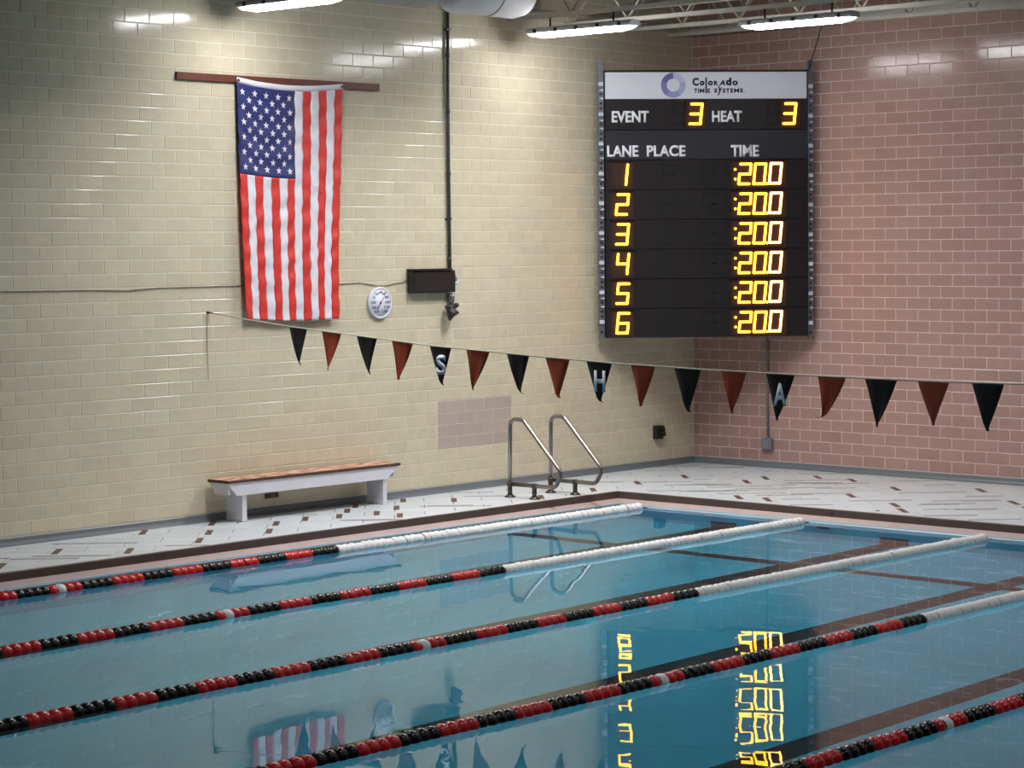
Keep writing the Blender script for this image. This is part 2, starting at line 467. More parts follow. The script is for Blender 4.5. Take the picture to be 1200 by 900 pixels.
def tile_slab(mb, t, top, cx=0, cy=0, tilt=None):
    n = len(t); e = .0025
    mx, my = sum(p[0] for p in t)/n, sum(p[1] for p in t)/n
    ins = [(p[0]+(mx-p[0])*.012, p[1]+(my-p[1])*.012) for p in t]
    v = [(p[0]-cx, p[1]-cy, top) for p in ins]+[(p[0]-cx, p[1]-cy, top-e) for p in t]+[(p[0]-cx, p[1]-cy, zb-.004) for p in t]
    f = [list(range(n))]+[(k+i, k+n+i, k+n+(i+1) % n, k+(i+1) % n) for k in (0, n) for i in range(n)]
    mb.add(v, f)
for _, t, c in vis_tiles:
    mb = MB(); tile_slab(mb, t, random.uniform(-.0008, .0), c[0], c[1]); mb.t = [random.random()]*len(mb.v)
    obj('paving_tile', mb, 'deck', floor, c)
mb = MB(); mb.t = []
for _, t, c in far_tiles:
    n0 = len(mb.v); tile_slab(mb, t, 0); mb.t += [random.random()]*(len(mb.v)-n0)
o = obj('paving_field', mb, 'deck', floor); o['kind'] = 'stuff'
# brown strips along (1,1), thin grey strips along (-1,1), let in between the tiles
browns = [(-1.56, -1.07), (-2.45, -1.07), (-1.58, -1.99), (-1.11, -1.92), (-2.96, -2.9), (-2.95, -3.28), (-.66, -2.35), (-.71, -2.87),
          (-1.18, -3.76), (-2.08, -3.77), (-2.55, -4.64), (-2.92, -4.97), (-9.0, -.2), (-9.95, -1.18), (-8.11, -.18), (-8.6, -.71),
          (-9.06, -1.11), (-7.71, -.69), (-8.17, -1.1), (-7.26, -.63), (-6.89, -.74), (-5.07, -.63), (-6.46, -.85), (-5.44, -.22),
          (-5.98, -.66), (-6.45, -1.18), (-4.26, -1.18), (-3.34, -1.15), (-6.14, -.2), (-6.5, -.45), (-10.4, -.7), (-10.9, -.25), (-11.3, -1.1), (-1.6, -5.5), (-2.0, -5.9), (-.75, -4.6)]
def strip(name, mname, cx, cy, along, wide, axis, label=None):
    dx = (S2, S2) if axis == 0 else (-S2, S2); nx = (-dx[1], dx[0])
    h, k = along/2, wide/2
    pl = [(cx+dx[0]*u+nx[0]*v, cy+dx[1]*u+nx[1]*v) for u, v in ((-h, -k), (h, -k), (h, k), (-h, k))]
    for part in deck_clip(pl)[:1]:
        mb = MB(); tile_slab(mb, part, .0025, cx, cy)
        o = obj(name, mb, mname, floor, (cx, cy, 0))
for x, y in browns: strip('brown_strip', 'brown_strip', x, y, .36, .062, 0)
rs = random.Random(5); n = 0
while n < 66:
    x, y = (rs.uniform(-11.5, -.2), rs.uniform(-1.4, -.1)) if rs.random() < .42 else (rs.uniform(-3.1, -.2), rs.uniform(-7, -1.4))
    if all((x-a)**2+(y-b)**2 > .12 for a, b in browns):
        strip('grey_strip', 'grey_strip', x, y, rs.uniform(.35, .8), .05, 1); n += 1

obj('deck_drain', MB().lathe([(.0001, .003), (.022, .003), (.026, .0)], 12), 'lane_black', floor, (-3.09, -4.777, .001))
obj('deck_drain', MB().lathe([(.0001, -.0115), (.016, -.0115), (.018, -.0)], 12, (0, 0, 0), 'x'), 'lane_black', floor, (EX, -4.356, -.045))
# coping: brown face, pinkish ledge, lip at the water line, its highlight painted white on the right
ZW = -.13
def sweep(name, levels, leg, mname):
    """levels (d, z): offset from the deck edge and height; leg 'L' or 'R'"""
    mb = MB(); vs = []
    for d, z in levels:
        if leg == 'L': vs += [(PX+d, EY-d, z), (EX-d, EY-d, z)]
        else: vs += [(EX-d, EY-d, z), (EX-d, PY+d, z)]
    fs = [(2*i, 2*i+1, 2*i+3, 2*i+2) for i in range(len(levels)-1)]
    mb.add(vs, fs)
    return struct(obj(name, mb, mname, recalc=False))
n = 1
for leg in 'LR':
    sweep('trim_%d' % n, [(-.03, -.02), (-.03, .0015), (.0, .0015), (.004, -.004), (.008, -.076), (.008, -.10)], leg, 'coping')
    sweep('trim_%d' % (n+1), [(.0, -.074), (.015, -.076), (.125, -.108), (.138, -.116), (.138, -.16)], leg, 'ledge')
    sweep('trim_%d' % (n+2), [(.130, -.119), (.150, -.119), (.155, -.124), (.155, -.17)], leg, 'lip' if leg == 'R' else 'cove')
    n += 3
mb = MB().box(PX-.0, EX, PY-.02, PY+.16, -.2, .001); struct(obj('trim_7', mb, 'coping'))
mb = MB().box(PX-.02, PX+.16, PY, EY, -.2, .001); struct(obj('trim_8', mb, 'coping'))

# pool basin
D = .15
bx0, bx1, by0, by1 = PX+.1, EX-D, PY+.1, EY-D
def zfloor(x): return ZW-1.03-(bx1-x)*.022
b = MB()
b.add([(bx0, by0, zfloor(bx0)), (bx1, by0, zfloor(bx1)), (bx1, by1, zfloor(bx1)), (bx0, by1, zfloor(bx0)),
       (bx0, by0, -.11), (bx1, by0, -.11), (bx1, by1, -.11), (bx0, by1, -.11)],
      [(0, 1, 2, 3), (4, 5, 1, 0), (5, 6, 2, 1), (6, 7, 3, 2), (7, 4, 0, 3)])
basin = struct(obj('pool_basin', b, 'basin', recalc=False))
def lane_strip(x0, x1, y0, y1, name):
    n = max(1, int((x1-x0)/2)); v = []; e = .004
    xs = [x0, x1]
    mb = MB()
    v = [(x, y, zfloor(x)+h) for h in (0, e) for x in xs for y in (y0, y1)]
    mb.add(v, [(4, 6, 7, 5), (0, 2, 6, 4), (1, 5, 7, 3), (0, 4, 5, 1), (2, 3, 7, 6)])
    obj(name, mb, 'lane_black', basin)
LANES = [-3.07, -5.21, -7.36, -9.52, -11.68, -13.83]
for y in LANES:
    lane_strip(-25.0, bx1-.002, y-.13, y+.13, 'lane_line')
    zf = zfloor(bx1)
    obj('wall_target', MB().box(bx1-.006, bx1+.004, y-.17, y+.17, zf+.0, zf+.42), 'lane_black', basin)
    # crossing line pieces run between the lane lines
edges = [by1]+[v for y in LANES for v in (y+.13, y-.13)]+[by0]
for a, b_ in zip(edges[0::2], edges[1::2]): lane_strip(-5.27, -5.07, b_, a, 'cross_line')
obj('inlet_cover', MB().lathe([(.0, -.03), (.07, -.028), (.09, -.01), (.09, 0)], 20, (bx1, -4.35, ZW-.32), 'x'), 'stain_dark', basin)

wmb = MB()
wmb.add([(bx0-.005, by0-.005, ZW), (bx1+.005, by0-.005, ZW), (bx1+.005, by1+.005, ZW), (bx0-.005, by1+.005, ZW)], [(0, 1, 2, 3)])
wat = obj('pool_water', wmb, 'water', recalc=False)
tag(wat, 'still pale blue water filling the swimming pool', 'water', kind='stuff')

# steel angles on the wall heads
struct(obj('trim_9', MB().box(-.10, -.002, -12, -.0, 5.40, 5.43).box(-.10, -.09, -12, 0, 5.43, 5.50), 'steel_white'))
struct(obj('trim_10', MB().box(-14, -.10, -.06, -.002, 5.44, 5.47), 'steel_white'))

# ------------------------------------------------------------------ ceiling: joists, ducts, lights
JX = [(-.45, 'steel roof joist closest to the pink wall'), (-1.40, 'second steel roof joist from the pink wall, between the wall and the nearer light'),
      (-2.42, 'steel roof joist carrying the ceiling light above the scoreboard'), (-3.42, 'steel roof joist carrying the ceiling light left of the scoreboard'),
      (-7.72, 'steel roof joist carrying the ceiling light above the flag')]
def joist(x, label):
    t = thing('roof_joist', label, 'joist', (x, 0, 5.32), 0, 'roof joists over the pool')
    obj('bottom_chord', MB().box(-.045, -.006, -18, -.0, 0, .045).box(.006, .045, -18, 0, 0, .045), 'steel_white', t)
    obj('top_chord', MB().box(-.05, .05, -18, 0, .55, .60), 'steel_white', t)
    y = -.1; k = 0
    web = None
    while y > -8:
        p, q = ((0, y, .03), (0, y-.42, .56)) if k % 2 == 0 else ((0, y, .56), (0, y-.42, .03))
        obj('web_rod', MB().tube([p, q], .014, 6), 'steel_white', t); y -= .42; k += 1
for x, lb in JX: joist(x, lb)
def duct(name, x0, x1, y, z, r, m, label):
    t = thing(name, label, 'duct', ((x0+x1)/2, y, z))
    h = (x1-x0)/2
    mb = MB().lathe([(r*.35, -h), (r*.8, -h+.02), (r, -h+.10), (r, h-.22), (r*.9, h-.10), (r*.6, h-.02), (r*.3, h)], 28, (0, 0, 0), 'x')
    obj('skin', mb, m, t)
    obj('strap', MB().lathe([(r+.004, -.02), (r+.006, 0), (r+.004, .02)], 28, (0, 0, 0), 'x'), 'duct_grey', t)
    for s in (-.5, .5): obj('hanger', MB().tube([(s*h, 0, r*.9), (s*h, 0, TOP-z)], .008, 6), 'steel_white', t)
duct('air_duct', -5.06, -3.80, -.6, 5.57, .30, 'duct_white', 'white round duct end under the ceiling right of the dark pipe')
duct('air_duct', -6.2, -5.2, -.6, 5.60, .30, 'duct_grey', 'grey round duct section under the ceiling left of the dark pipe')

def ceiling_light(label, x, y0, y1, z):
    L = y0-y1; t = thing('ceiling_light', label, 'light', (x, (y0+y1)/2, z), 0)
    h = L/2
    # lens: a shallow trough, ends raked inwards
    mb = MB(); sec = [(-.088, -.012), (-.082, -.034), (-.052, -.066), (.052, -.066), (.082, -.034), (.088, -.012)]
    ys = [(-h+.02, .5, 0), (-h+.07, .8, .0), (-h+.18, 1, 1), (h-.18, 1, 1), (h-.07, .8, .0), (h-.02, .5, 0)]
    v = []; n6 = 6
    for yy, s, _ in ys:
        v += [(a*(.8+.2*s), yy, b*(s if s < 1 else 1)) for a, b in sec]
    f = []
    for i in range(len(ys)-1):
        for k in range(n6-1): f.append((i*n6+k, i*n6+k+1, (i+1)*n6+k+1, (i+1)*n6+k))
    nl = len(f)
    f.append(list(range(n6))); f.append([(len(ys)-1)*n6+k for k in range(n6)][::-1])
    mb.add(v, f)
    mb.mi = [1 if (k >= nl or k < (n6-1)*2 or k >= nl-(n6-1)*2) else 0 for k in range(len(f))]
    obj('lens', mb, ['lens', 'lens_end'], t)
    hb = MB(); sec2 = [(-.095, -.019), (-.095, .008), (-.06, .044), (.06, .044), (.095, .008), (.095, -.019)]
    hb.prism(sec2, -h, h, 'y'); obj('housing', hb, 'housing', t)
    for k in range(5):
        yy = -h+L*(k+.5)/5
        for s in (-1, 1): obj('latch', MB().bbox(s*.098-.008, s*.098+.008, yy-.02, yy+.02, -.020, .026, .003), 'latch', t)
    for yy in (-h*.6, h*.6):
        obj('hanger', MB().tube([(0, yy, .05), (0, yy, 5.32-z+.005)], .012, 6), 'latch', t)
ceiling_light('lit wraparound ceiling light above the flag, cut by the top edge', -7.72, -.30, -1.75, 5.17)
ceiling_light('lit wraparound ceiling light left of the scoreboard top, near the left wall', -3.42, -.32, -1.86, 5.17)
ceiling_light('lit wraparound ceiling light above the scoreboard, nearer the pink wall', -2.42, -2.58, -4.05, 5.17)

# ------------------------------------------------------------------ scoreboard across the corner
SA = Vector((-1.923, -.168, 1.64)); SROT = math.atan2(-.6933, .7206)
sb = thing('scoreboard', 'large black swim meet scoreboard with amber digits hung across the corner', 'scoreboard', SA, SROT)
SW, SH, MODH = 2.44, 3.17, .3545
obj('case', MB().bbox(0, SW, .03, .13, 0, SH, .006), 'sb_case', sb)
obj('top_cap', MB().bbox(-.012, SW+.012, -.012, .13, SH, SH+.022, .004), 'sb_case', sb)
def zt(k): return 6*MODH-k*MODH        # top of lane module k
def panel(name, z0, z1, m, wells=()):
    mb = MB().bbox(.004, SW-.004, .0, .035, z0+.004, z1-.004, .004)
    o = obj(name, mb, m, sb)
    # raised face and recessed wells added to contain the digits' halo
    fr = MB(); u = .004
    for a, b_ in wells: obj('halo_well', MB().box(a, b_, -.002, .001, z0+.014, z1-.012), 'well', o)
    for a, b_ in wells:
        fr.box(u, a, FD, .001, z0+.004, z1-.004); fr.box(a, b_, FD, .001, z0+.004, z0+.016); fr.box(a, b_, FD, .001, z1-.014, z1-.004); u = b_
    fr.box(u, SW-.004, FD, .001, z0+.004, z1-.004)
    obj('face_frame', fr, m, o)
    obj('lower_lip', MB().box(.004, SW-.004, FD-.006, FD+.004, z0+.004, z0+.010), 'sb_head', o)
    return o
FD = -.026
hd = obj('header_panel', MB().bbox(.006, SW-.012, FD-.002, .035, 2.848, SH-.004, .003), 'sb_white', sb, label='white header panel with a ring logo and black lettering')
# ring logo: graded arcs
cx, cz = .82, 3.01
for i in range(30):
    a0, a1 = PI/2+2*PI*i/30, PI/2+2*PI*(i+1)/30
    R0, R1 = .078, .148
    pl = [(cx+R0*math.cos(a0), cz+R0*math.sin(a0)), (cx+R1*math.cos(a0), cz+R1*math.sin(a0)),
          (cx+R1*math.cos((a0+a1)/2), cz+R1*math.sin((a0+a1)/2)), (cx+R1*math.cos(a1), cz+R1*math.sin(a1)), (cx+R0*math.cos(a1), cz+R0*math.sin(a1))]
    obj('ring_segment', MB().prism(pl, FD-.0035, FD-.001, 'y'), 'ring%d' % min(4, i//6), hd)
# company lettering, letter by letter: Colorado / TIME SYSTEMS
def letters(seq, y=FD-.002, depth=.0015, m='ink'):
    for ch, x0, x1, z0, z1, sh, bd in seq:
        link('letter', text_mesh(ch, x0, x1, z0, z1, y, m, depth, bd*2.6+.022, sh), hd)
zb1, zx, zc = 3.005, 3.062, 3.098
letters([('C', 1.050, 1.128, zb1-.004, zc, 0, .012), ('o', 1.138, 1.196, zb1, zx, 0, .012), ('I', 1.206, 1.224, 2.912, zc+.004, 0, .01),
         ('o', 1.236, 1.298, zb1, zx, 0, .012), ('R', 1.308, 1.358, zb1, zx, 0, .012), ('A', 1.372, 1.446, zb1, zx+.006, .2, .008),
         ('d', 1.452, 1.518, zb1, zc, 0, .012), ('o', 1.530, 1.596, zb1, zx, 0, .012)])
zb2, zy = 2.918, 2.970
letters([('T', 1.070, 1.108, zb2, zy, 0, .012), ('I', 1.116, 1.128, zb2, zy, 0, .01), ('M', 1.138, 1.194, zb2, zy, 0, -.002), ('E', 1.232, 1.262, zb2, zy, 0, .008),
         ('S', 1.312, 1.350, zb2, zy, 0, .012), ('y', 1.350, 1.408, zb2-.032, zy+.012, .25, .008), ('S', 1.412, 1.448, zb2, zy, 0, .012), ('T', 1.454, 1.498, zb2, zy, 0, .012),
         ('E', 1.508, 1.542, zb2, zy, 0, .012), ('M', 1.552, 1.612, zb2, zy, 0, -.002), ('S', 1.622, 1.660, zb2, zy, 0, .012), ('.', 1.672, 1.682, zb2, zb2+.010, 0, .0)])
# descending leg of the A
obj('letter_tail', MB().prism([(1.372, zb1+.004), (1.384, zb1+.004), (1.366, 2.975), (1.356, 2.975)], FD-.0035, FD-.002, 'y'), 'ink', hd)

ev = panel('event_panel', 2.482, 2.842, 'sb_panel', ((.955, 1.215), (2.085, 2.345)))
hp = panel('heading_panel', 6*MODH, 2.480, 'sb_head')
for body, x0, x1, z0, z1, par in (('EVENT', .07, .526, 2.570, 2.708, ev), ('HEAT', 1.275, 1.646, 2.572, 2.706, ev),
                                  ('LANE', .012, .401, 2.163, 2.299, hp), ('PLACE', .488, .966, 2.163, 2.299, hp), ('TIME', 1.501, 1.852, 2.158, 2.297, hp)):
    link('heading', text_mesh(body, x0+.01, x1, z0, z1, FD-.0005, 'sb_text', .003, .036), par)
SEG = {'0': 'abcdef', '1': 'bc', '2': 'abged', '3': 'abgcd', '4': 'fgbc', '5': 'afgcd', '6': 'afgedc', '8': 'abcdefg'}
def seg_solid(mb, front, back, d):
    """luminous segment: wide face in front, narrow foot on the panel, glowing rim between"""
    n = len(front); o = len(mb.v)
    mb.v += [(a, -d, b_) for a, b_ in front]+[(a, 0.001, b_) for a, b_ in back]
    mb.f.append([o+k for k in range(n)]); mb.mi.append(0); mb.sm.append(False)
    for k in range(n):
        q = (k+1) % n
        mb.f.append([o+k, o+n+k, o+n+q, o+q]); mb.mi.append(1); mb.sm.append(False)
    mb.f.append([o+n+k for k in reversed(range(n))]); mb.mi.append(1); mb.sm.append(False)
def digit(ch, u, ztop, par, m='digit_face', name='digit', w_=.128, h_=.236, r=.0145, d=.018):
    """slanted seven segment figure; u = left, ztop = upper edge"""
    zbm = ztop-h_; sh = .10
    P = {'tl': (0, h_), 'tr': (w_, h_), 'ml': (0, h_/2), 'mr': (w_, h_/2), 'bl': (0, 0), 'br': (w_, 0)}
    ends = {'a': ('tl', 'tr'), 'b': ('tr', 'mr'), 'c': ('mr', 'br'), 'd': ('bl', 'br'), 'e': ('ml', 'bl'), 'f': ('tl', 'ml'), 'g': ('ml', 'mr')}
    mb = MB()
    for s in SEG[ch]:
        (ax, az), (bx, bz) = P[ends[s][0]], P[ends[s][1]]
        ax += az*sh; bx += bz*sh
        ang = math.atan2(bz-az, bx-ax)
        def ring(rad): return [(u+c_[0]+rad*math.cos(ang+a0+PI*k/5), zbm+c_[1]+rad*math.sin(ang+a0+PI*k/5)) for c_, a0 in (((bx, bz), -PI/2), ((ax, az), PI/2)) for k in range(6)]
        seg_solid(mb, ring(r), ring(r*.22), d)
    return obj(name, mb, [m, 'digit_halo' if m.startswith('digit') else m], par)
def colon(u, zs, par):
    mb = MB()
    for z in zs:
        def ring(rad): return [(u+rad*math.cos(2*PI*k/10), z+rad*math.sin(2*PI*k/10)) for k in range(10)]
        seg_solid(mb, ring(.015), ring(.004), .018)
    obj('colon' if len(zs) > 1 else 'decimal_point', mb, ['digit_face', 'digit_halo'], par)
digit('3', 1.018, 2.842-.055, ev); digit('3', 2.150, 2.842-.055, ev)
digit('8', .80, 2.842-.055, ev, 'unlit', 'unlit_digit', d=-FD+.002); digit('8', 1.94, 2.842-.055, ev, 'unlit', 'unlit_digit', d=-FD+.002)
for k in range(6):
    top = zt(k); p = panel('lane_panel', top-MODH, top, 'sb_panel', ((.055, .345), (1.50, 2.185)))
    zd = top-.058
    digit(str(k+1), .128 if k else .120, zd, p)
    digit('2', 1.606, zd, p); digit('0', 1.786, zd, p, 'digit_face'); digit('0', 1.975, zd+.006, p, 'digit_pale')
    colon(1.565, (zd-.062, zd-.178), p); colon(1.947, (zd-.236,), p)
    for u in (.676, 1.150, 1.31): digit('8', u, zd, p, 'unlit', 'unlit_digit', d=-FD+.002)
# mounting rails at both sides with bright clips
for side, u0, u1 in (('l', -.078, -.012), ('r', SW+.012, SW+.072)):
    rl = obj('mounting_rail', MB().box(u0, u1, .02, .03, -.02, SH+.14).box(u0, u0+.012, .03, .07, -.02, SH+.14).box(u1-.012, u1, .03, .07, -.02, SH+.14), 'rail_steel', sb)
    for k in range(9):
        zc_ = SH-.14-k*MODH+(.0 if side == 'l' else -.035)
        if k == 1 and side == 'l': zc_ -= .005
        obj('bracket', MB().bbox(u0+.002, u1-.002, -.004, .022, zc_-.022, zc_+.022, .003), 'clip', rl)
        if zc_-.2 > 0:
            for dz in (.072, .172):
                pl = [(u0+.012, zc_-dz), (u1-.004, zc_-dz-.014), (u1-.004, zc_-dz+.014)]
                obj('wedge_clip', MB().prism(pl, -.002, .022, 'y'), 'clip', rl)
        for dz in (.12, .23, .29):
            if zc_-dz > -.02: obj('slot', MB().box(u0+.018, u1-.016, .018, .0205, zc_-dz-.016, zc_-dz+.016), 'sb_case', rl)
for u in (.35, 2.1):
    obj('wall_arm', MB().box(u-.02, u+.02, .13, .16, .4, SH-.3), 'rail_steel', sb)

# guy cable from the board top to the roof
_inv = (Matrix.Translation(SA) @ Matrix.Rotation(SROT, 4, 'Z')).inverted()
obj('guy_cable', MB().tube([_inv @ Vector(p) for p in ((-.15, -1.87, 4.825), (-.10, -2.03, 5.36), (-.09, -2.07, 5.42))], .007, 6), 'latch', sb, label='thin dark guy cable up to the roof')

# ------------------------------------------------------------------ flag and its bar
bar = obj('flag_bar', MB().bbox(-1.405, 1.405, -.012, .012, -.038, .038, .004), 'bar_wood', None, (-6.938, -.016, 4.470), (0, .0025*-1, 0))
tag(bar, 'long dark red wooden bar on the tan wall behind the flag top', 'bar')
flag = thing('american_flag', 'red white and blue flag hung vertically from a wooden bar on tan wall', 'flag', (-6.85, -.05, 2.03))
def fpos(s, t, out=0.0):
    """s across 0..1 left to right, t down 0..1; returns world"""
    xl = -7.585+.045*t-.012*math.sin(PI*t); xr = -6.098-.125*max(0.0, t)**.7+.012*math.sin(2*PI*t)
    x = xl+(xr-xl)*s
    sag = .052*(max(0.0, math.sin(PI*s))**.9)
    z1 = 4.478-sag; z2 = 2.035-.035*s-.02*math.sin(PI*s)
    z = z1+(z2-z1)*t
    amp = min(1, t*4)
    y = -.046-.010*math.sin(s*17+t*2.0)*amp*(.4+.6*t)-.0045*math.sin(s*26+t*52+2*math.sin(t*9))-.0035*math.sin(s*9-t*70+math.sin(s*8)*2)
    y -= .014*math.exp(-((s-.0)/.04)**2)*.6
    y -= .034*t
    y -= .0035*math.sin((s*1.5+t*2.4)*46+math.sin(s*7+t*13)*2.2)*amp*(.6+.4*math.sin(t*23+s*5))
    return Vector((x, y-out, z))
FO = Vector((-6.85, -.05, 2.03)); HD = .020; FLY = .394
def cloth(name, s0, s1, t0, t1, ns, nt_, m, par, out=0.0):
    mb = MB(); v = [fpos(s0+(s1-s0)*i/ns, t0+(t1-t0)*j/nt_, out)-FO for j in range(nt_+1) for i in range(ns+1)]
    f = [(j*(ns+1)+i, (j+1)*(ns+1)+i, (j+1)*(ns+1)+i+1, j*(ns+1)+i+1) for j in range(nt_) for i in range(ns)]
    mb.add(v, f, 0, True); o = obj(name, mb, m, par, recalc=False)
    md = o.modifiers.new('cloth', 'SOLIDIFY'); md.thickness = .0015; md.offset = -1
    return o
cloth('header_band', 0, 1, -.004, HD, 40, 2, 'flag_white', flag)
canton = cloth('canton', 0, 7/13, HD, FLY, 24, 40, 'flag_blue', flag)
for i in range(13):
    t0 = FLY if i < 7 else HD
    cloth('stripe', i/13, (i+1)/13, t0, 1.0, 4, 90, 'flag_red' if i % 2 == 0 else 'flag_white', flag)
for r in range(11):
    for c in range(5 if r % 2 == 0 else 4):
        s = (7/13)*((.1+.2*c) if r % 2 == 0 else (.2+.2*c)); t = HD+(FLY-HD)*(r+1)/12
        mb = MB(); pts = []
        for k in range(10):
            a = PI/2+k*PI/5; rr = .040 if k % 2 == 0 else .0165
            pts.append(fpos(s+rr*math.cos(a)/1.48, t-rr*math.sin(a)/2.42, .003)-FO)
        pts.append(fpos(s, t, .003)-FO)
        mb.add(pts, [(10, k, (k+1) % 10) for k in range(10)]); obj('star', mb, 'flag_white', canton)
for s in (.012, .988):
    p = fpos(s, .008, .004)-FO
    obj('grommet', MB().lathe([(.006, -.002), (.014, -.004), (.016, 0)], 12, p, 'y'), 'stain_dark', flag)

# ------------------------------------------------------------------ things on the left wall
th = thing('wall_thermometer', 'round white dial thermometer with a dark red hand on tan wall', 'thermometer', (-5.565, -.002, 2.152))
obj('rim', MB().lathe([(.150, -.030), (.160, -.042), (.171, -.036), (.174, -.015), (.170, .0)], 36, (0, 0, 0), 'y'), 'dial_white', th)
obj('dial', MB().lathe([(0.0001, -.031), (.156, -.031), (.156, -.02)], 36, (0, 0, 0), 'y'), 'dial_white', th)
for i in range(11):
    a = math.radians(235-i*29); x, z = .112*math.cos(a), .112*math.sin(a)
    body = str(-60+20*i); wd = .014*len(body)
    link('numeral', text_mesh(body, x-wd, x+wd, z-.016, z+.016, -.031, 'dial_mark', .001, .03), th)
for i in range(51):
    a = math.radians(235-i*290/50)
    obj('tick', MB().prism([(r*math.cos(a+q), r*math.sin(a+q)) for r, q in ((.138, -.006), (.150, -.006), (.150, .006), (.138, .006))], -.0325, -.030, 'y'), 'dial_mark', th)
a = math.radians(52); c, s = math.cos(a), math.sin(a)
obj('hand', MB().prism([(-.085*c+.007*s, -.085*s-.007*c), (.135*c, .135*s), (-.085*c-.007*s, -.085*s+.007*c)], -.037, -.034, 'y'), 'hand_red', th)
obj('hub', MB().lathe([(.0001, -.042), (.010, -.041), (.012, -.031)], 12, (0, 0, 0), 'y'), 'hand_red', th)

bx = thing('dark_display_box', 'dark brown rectangular box on the tan wall beside the black pipe', 'box', (-4.79, -.002, 2.245))
obj('case', MB().bbox(-.335, .335, -.10, .0, .0, .245, .006), 'dark_box', bx)
obj('face', MB().bbox(-.322, .322, -.106, -.098, .014, .228, .003), 'dark_box', bx)
obj('hood', MB().bbox(-.34, .27, -.125, .0, .246, .268, .004), 'dark_box', bx)
obj('screw', MB().lathe([(.0001, -.110), (.006, -.109), (.008, -.104)], 8, (-.05, 0, .075), 'y'), 'latch', bx)

pp = thing('wall_pipe', 'long dark pipe running down the tan wall from ceiling to display box', 'pipe', (-4.478, -.03, 2.26))
obj('riser', MB().tube([(.006, 0, .0), (.0, 0, 1.6), (.012, 0, 3.66)], .020, 10), 'black_pipe', pp)
for z in (.35, 1.31, 2.0, 2.62, 3.1):
    obj('coupling', MB().lathe([(.020, -.026), (.0245, -.022), (.0245, .022), (.020, .026)], 12, (.004, 0, z)), 'black_pipe', pp)
for z in (.8, 2.9):
    obj('pipe_strap', MB().box(-.034, .040, .012, .028, z-.010, z+.010).box(-.024, .030, -.022, .02, z-.010, z+.010), 'black_pipe', pp)
vf = thing('pipe_fittings', 'cluster of dark pipe fittings with a small horn below the display box', 'fittings', (-4.47, -.05, 1.985))
obj('tee', MB().tube([(.0, 0, .02), (.0, 0, .24)], .026, 10).tube([(-.10, -.02, .09), (.04, -.02, .10)], .028, 10), 'black_pipe', vf)
obj('cap', MB().lathe([(.0001, .252), (.026, .248), (.032, .225), (.028, .21)], 12), 'clip', vf)
obj('elbow', MB().tube([(.335, -.05, .19), (.365, -.05, .185), (.385, -.05, .15), (.383, -.05, .10)], .020, 8), 'grey_pipe', bx)
obj('gland', MB().lathe([(.030, .08), (.034, .09), (.034, .11), (.028, .12)], 10, (.383, -.05, 0)), 'clip', bx)
obj('horn', MB().lathe([(.0001, 0), (.03, .005), (.045, .05), (.075, .12), (.07, .125), (.0001, .09)], 16), 'dark_box', vf, (-.10, -.04, .10), (PI*.86, -.35, 0))
obj('knob', MB().tube([(.03, -.03, .11), (.06, -.05, .12)], [.030, .022], 10), 'black_pipe', vf)
obj('drop_pipe', MB().tube([(.005, -.02, .08), (.0, -.02, .0), (-.05, -.01, -.05)], [.022, .022, .016], 8), 'black_pipe', vf)
obj('bracket', MB().bbox(-.03, .05, -.005, .045, .15, .24, .004), 'grey_pipe', vf)

wi = MB()
def wire(pts, r=.005): wi.tube(pts, r, 6)
wire([(-14, -.01, 2.41), (-12, -.01, 2.36), (-10.5, -.01, 2.375), (-9.4, -.01, 2.365), (-9.0, -.01, 2.352), (-8.6, -.01, 2.372), (-7.6, -.01, 2.374), (-7.0, -.01, 2.37), (-6.2, -.01, 2.364),
      (-5.85, -.01, 2.375), (-5.7, -.01, 2.352), (-5.56, -.01, 2.335), (-5.42, -.01, 2.338), (-5.3, -.01, 2.36), (-5.2, -.01, 2.366), (-5.12, -.012, 2.40)])
tag(obj('wall_wire', wi, 'wire'), 'thin tan wire running along the tan wall behind the flag', 'wire')

hk = thing('wall_hook', 'small steel hook in the tan wall holding the pennant line end', 'hook', (-7.97, -.0, 2.11))
obj('eye', MB().tube([(.018*math.cos(a), -.045+.018*math.sin(a), .0) for a in [2*PI*k/10 for k in range(10)]], .005, 6, closed=True), 'stain_dark', hk)
obj('shank', MB().tube([(0, .004, 0), (0, -.03, 0)], .006, 6), 'stain_dark', hk)
obj('plate', MB().bbox(-.018, .018, -.006, .004, -.014, .014, .003), 'stain_dark', hk)
obj('thin_line', MB().tube([(-.02, -.012, -.01), (-.025, -.012, -.3), (-.015, -.011, -.68)], [.0045, .0035, .002], 6), 'wire', hk)  # thin vertical line below the hook, narrowing downward

sm = thing('corner_wall_box', 'small dark box low on the tan wall near the corner', 'box', (-.75, -.001, .345))
obj('case', MB().prism([(-.075, 0), (.045, 0), (.045, .165), (-.075, .165)], -.07, .0, 'y'), 'dark_box', sm)
obj('side_flap', MB().prism([(.045, .02), (.115, .035), (.085, .15), (.045, .165)], -.06, .0, 'y'), 'dark_box', sm)
obj('grille', MB().box(-.06, .03, -.074, -.068, .03, .135), 'unlit', sm)
ul = thing('wall_outlet', 'small grey outlet plate on tan wall under the bench', 'outlet', (-7.16, -.002, .19))
obj('plate', MB().bbox(-.085, .085, -.03, .0, -.025, .025, .004), 'stain_dark', ul)
for s in (-.045, .045): obj('socket', MB().bbox(s-.02, s+.02, -.034, -.028, -.015, .015, .003), 'latch', ul)

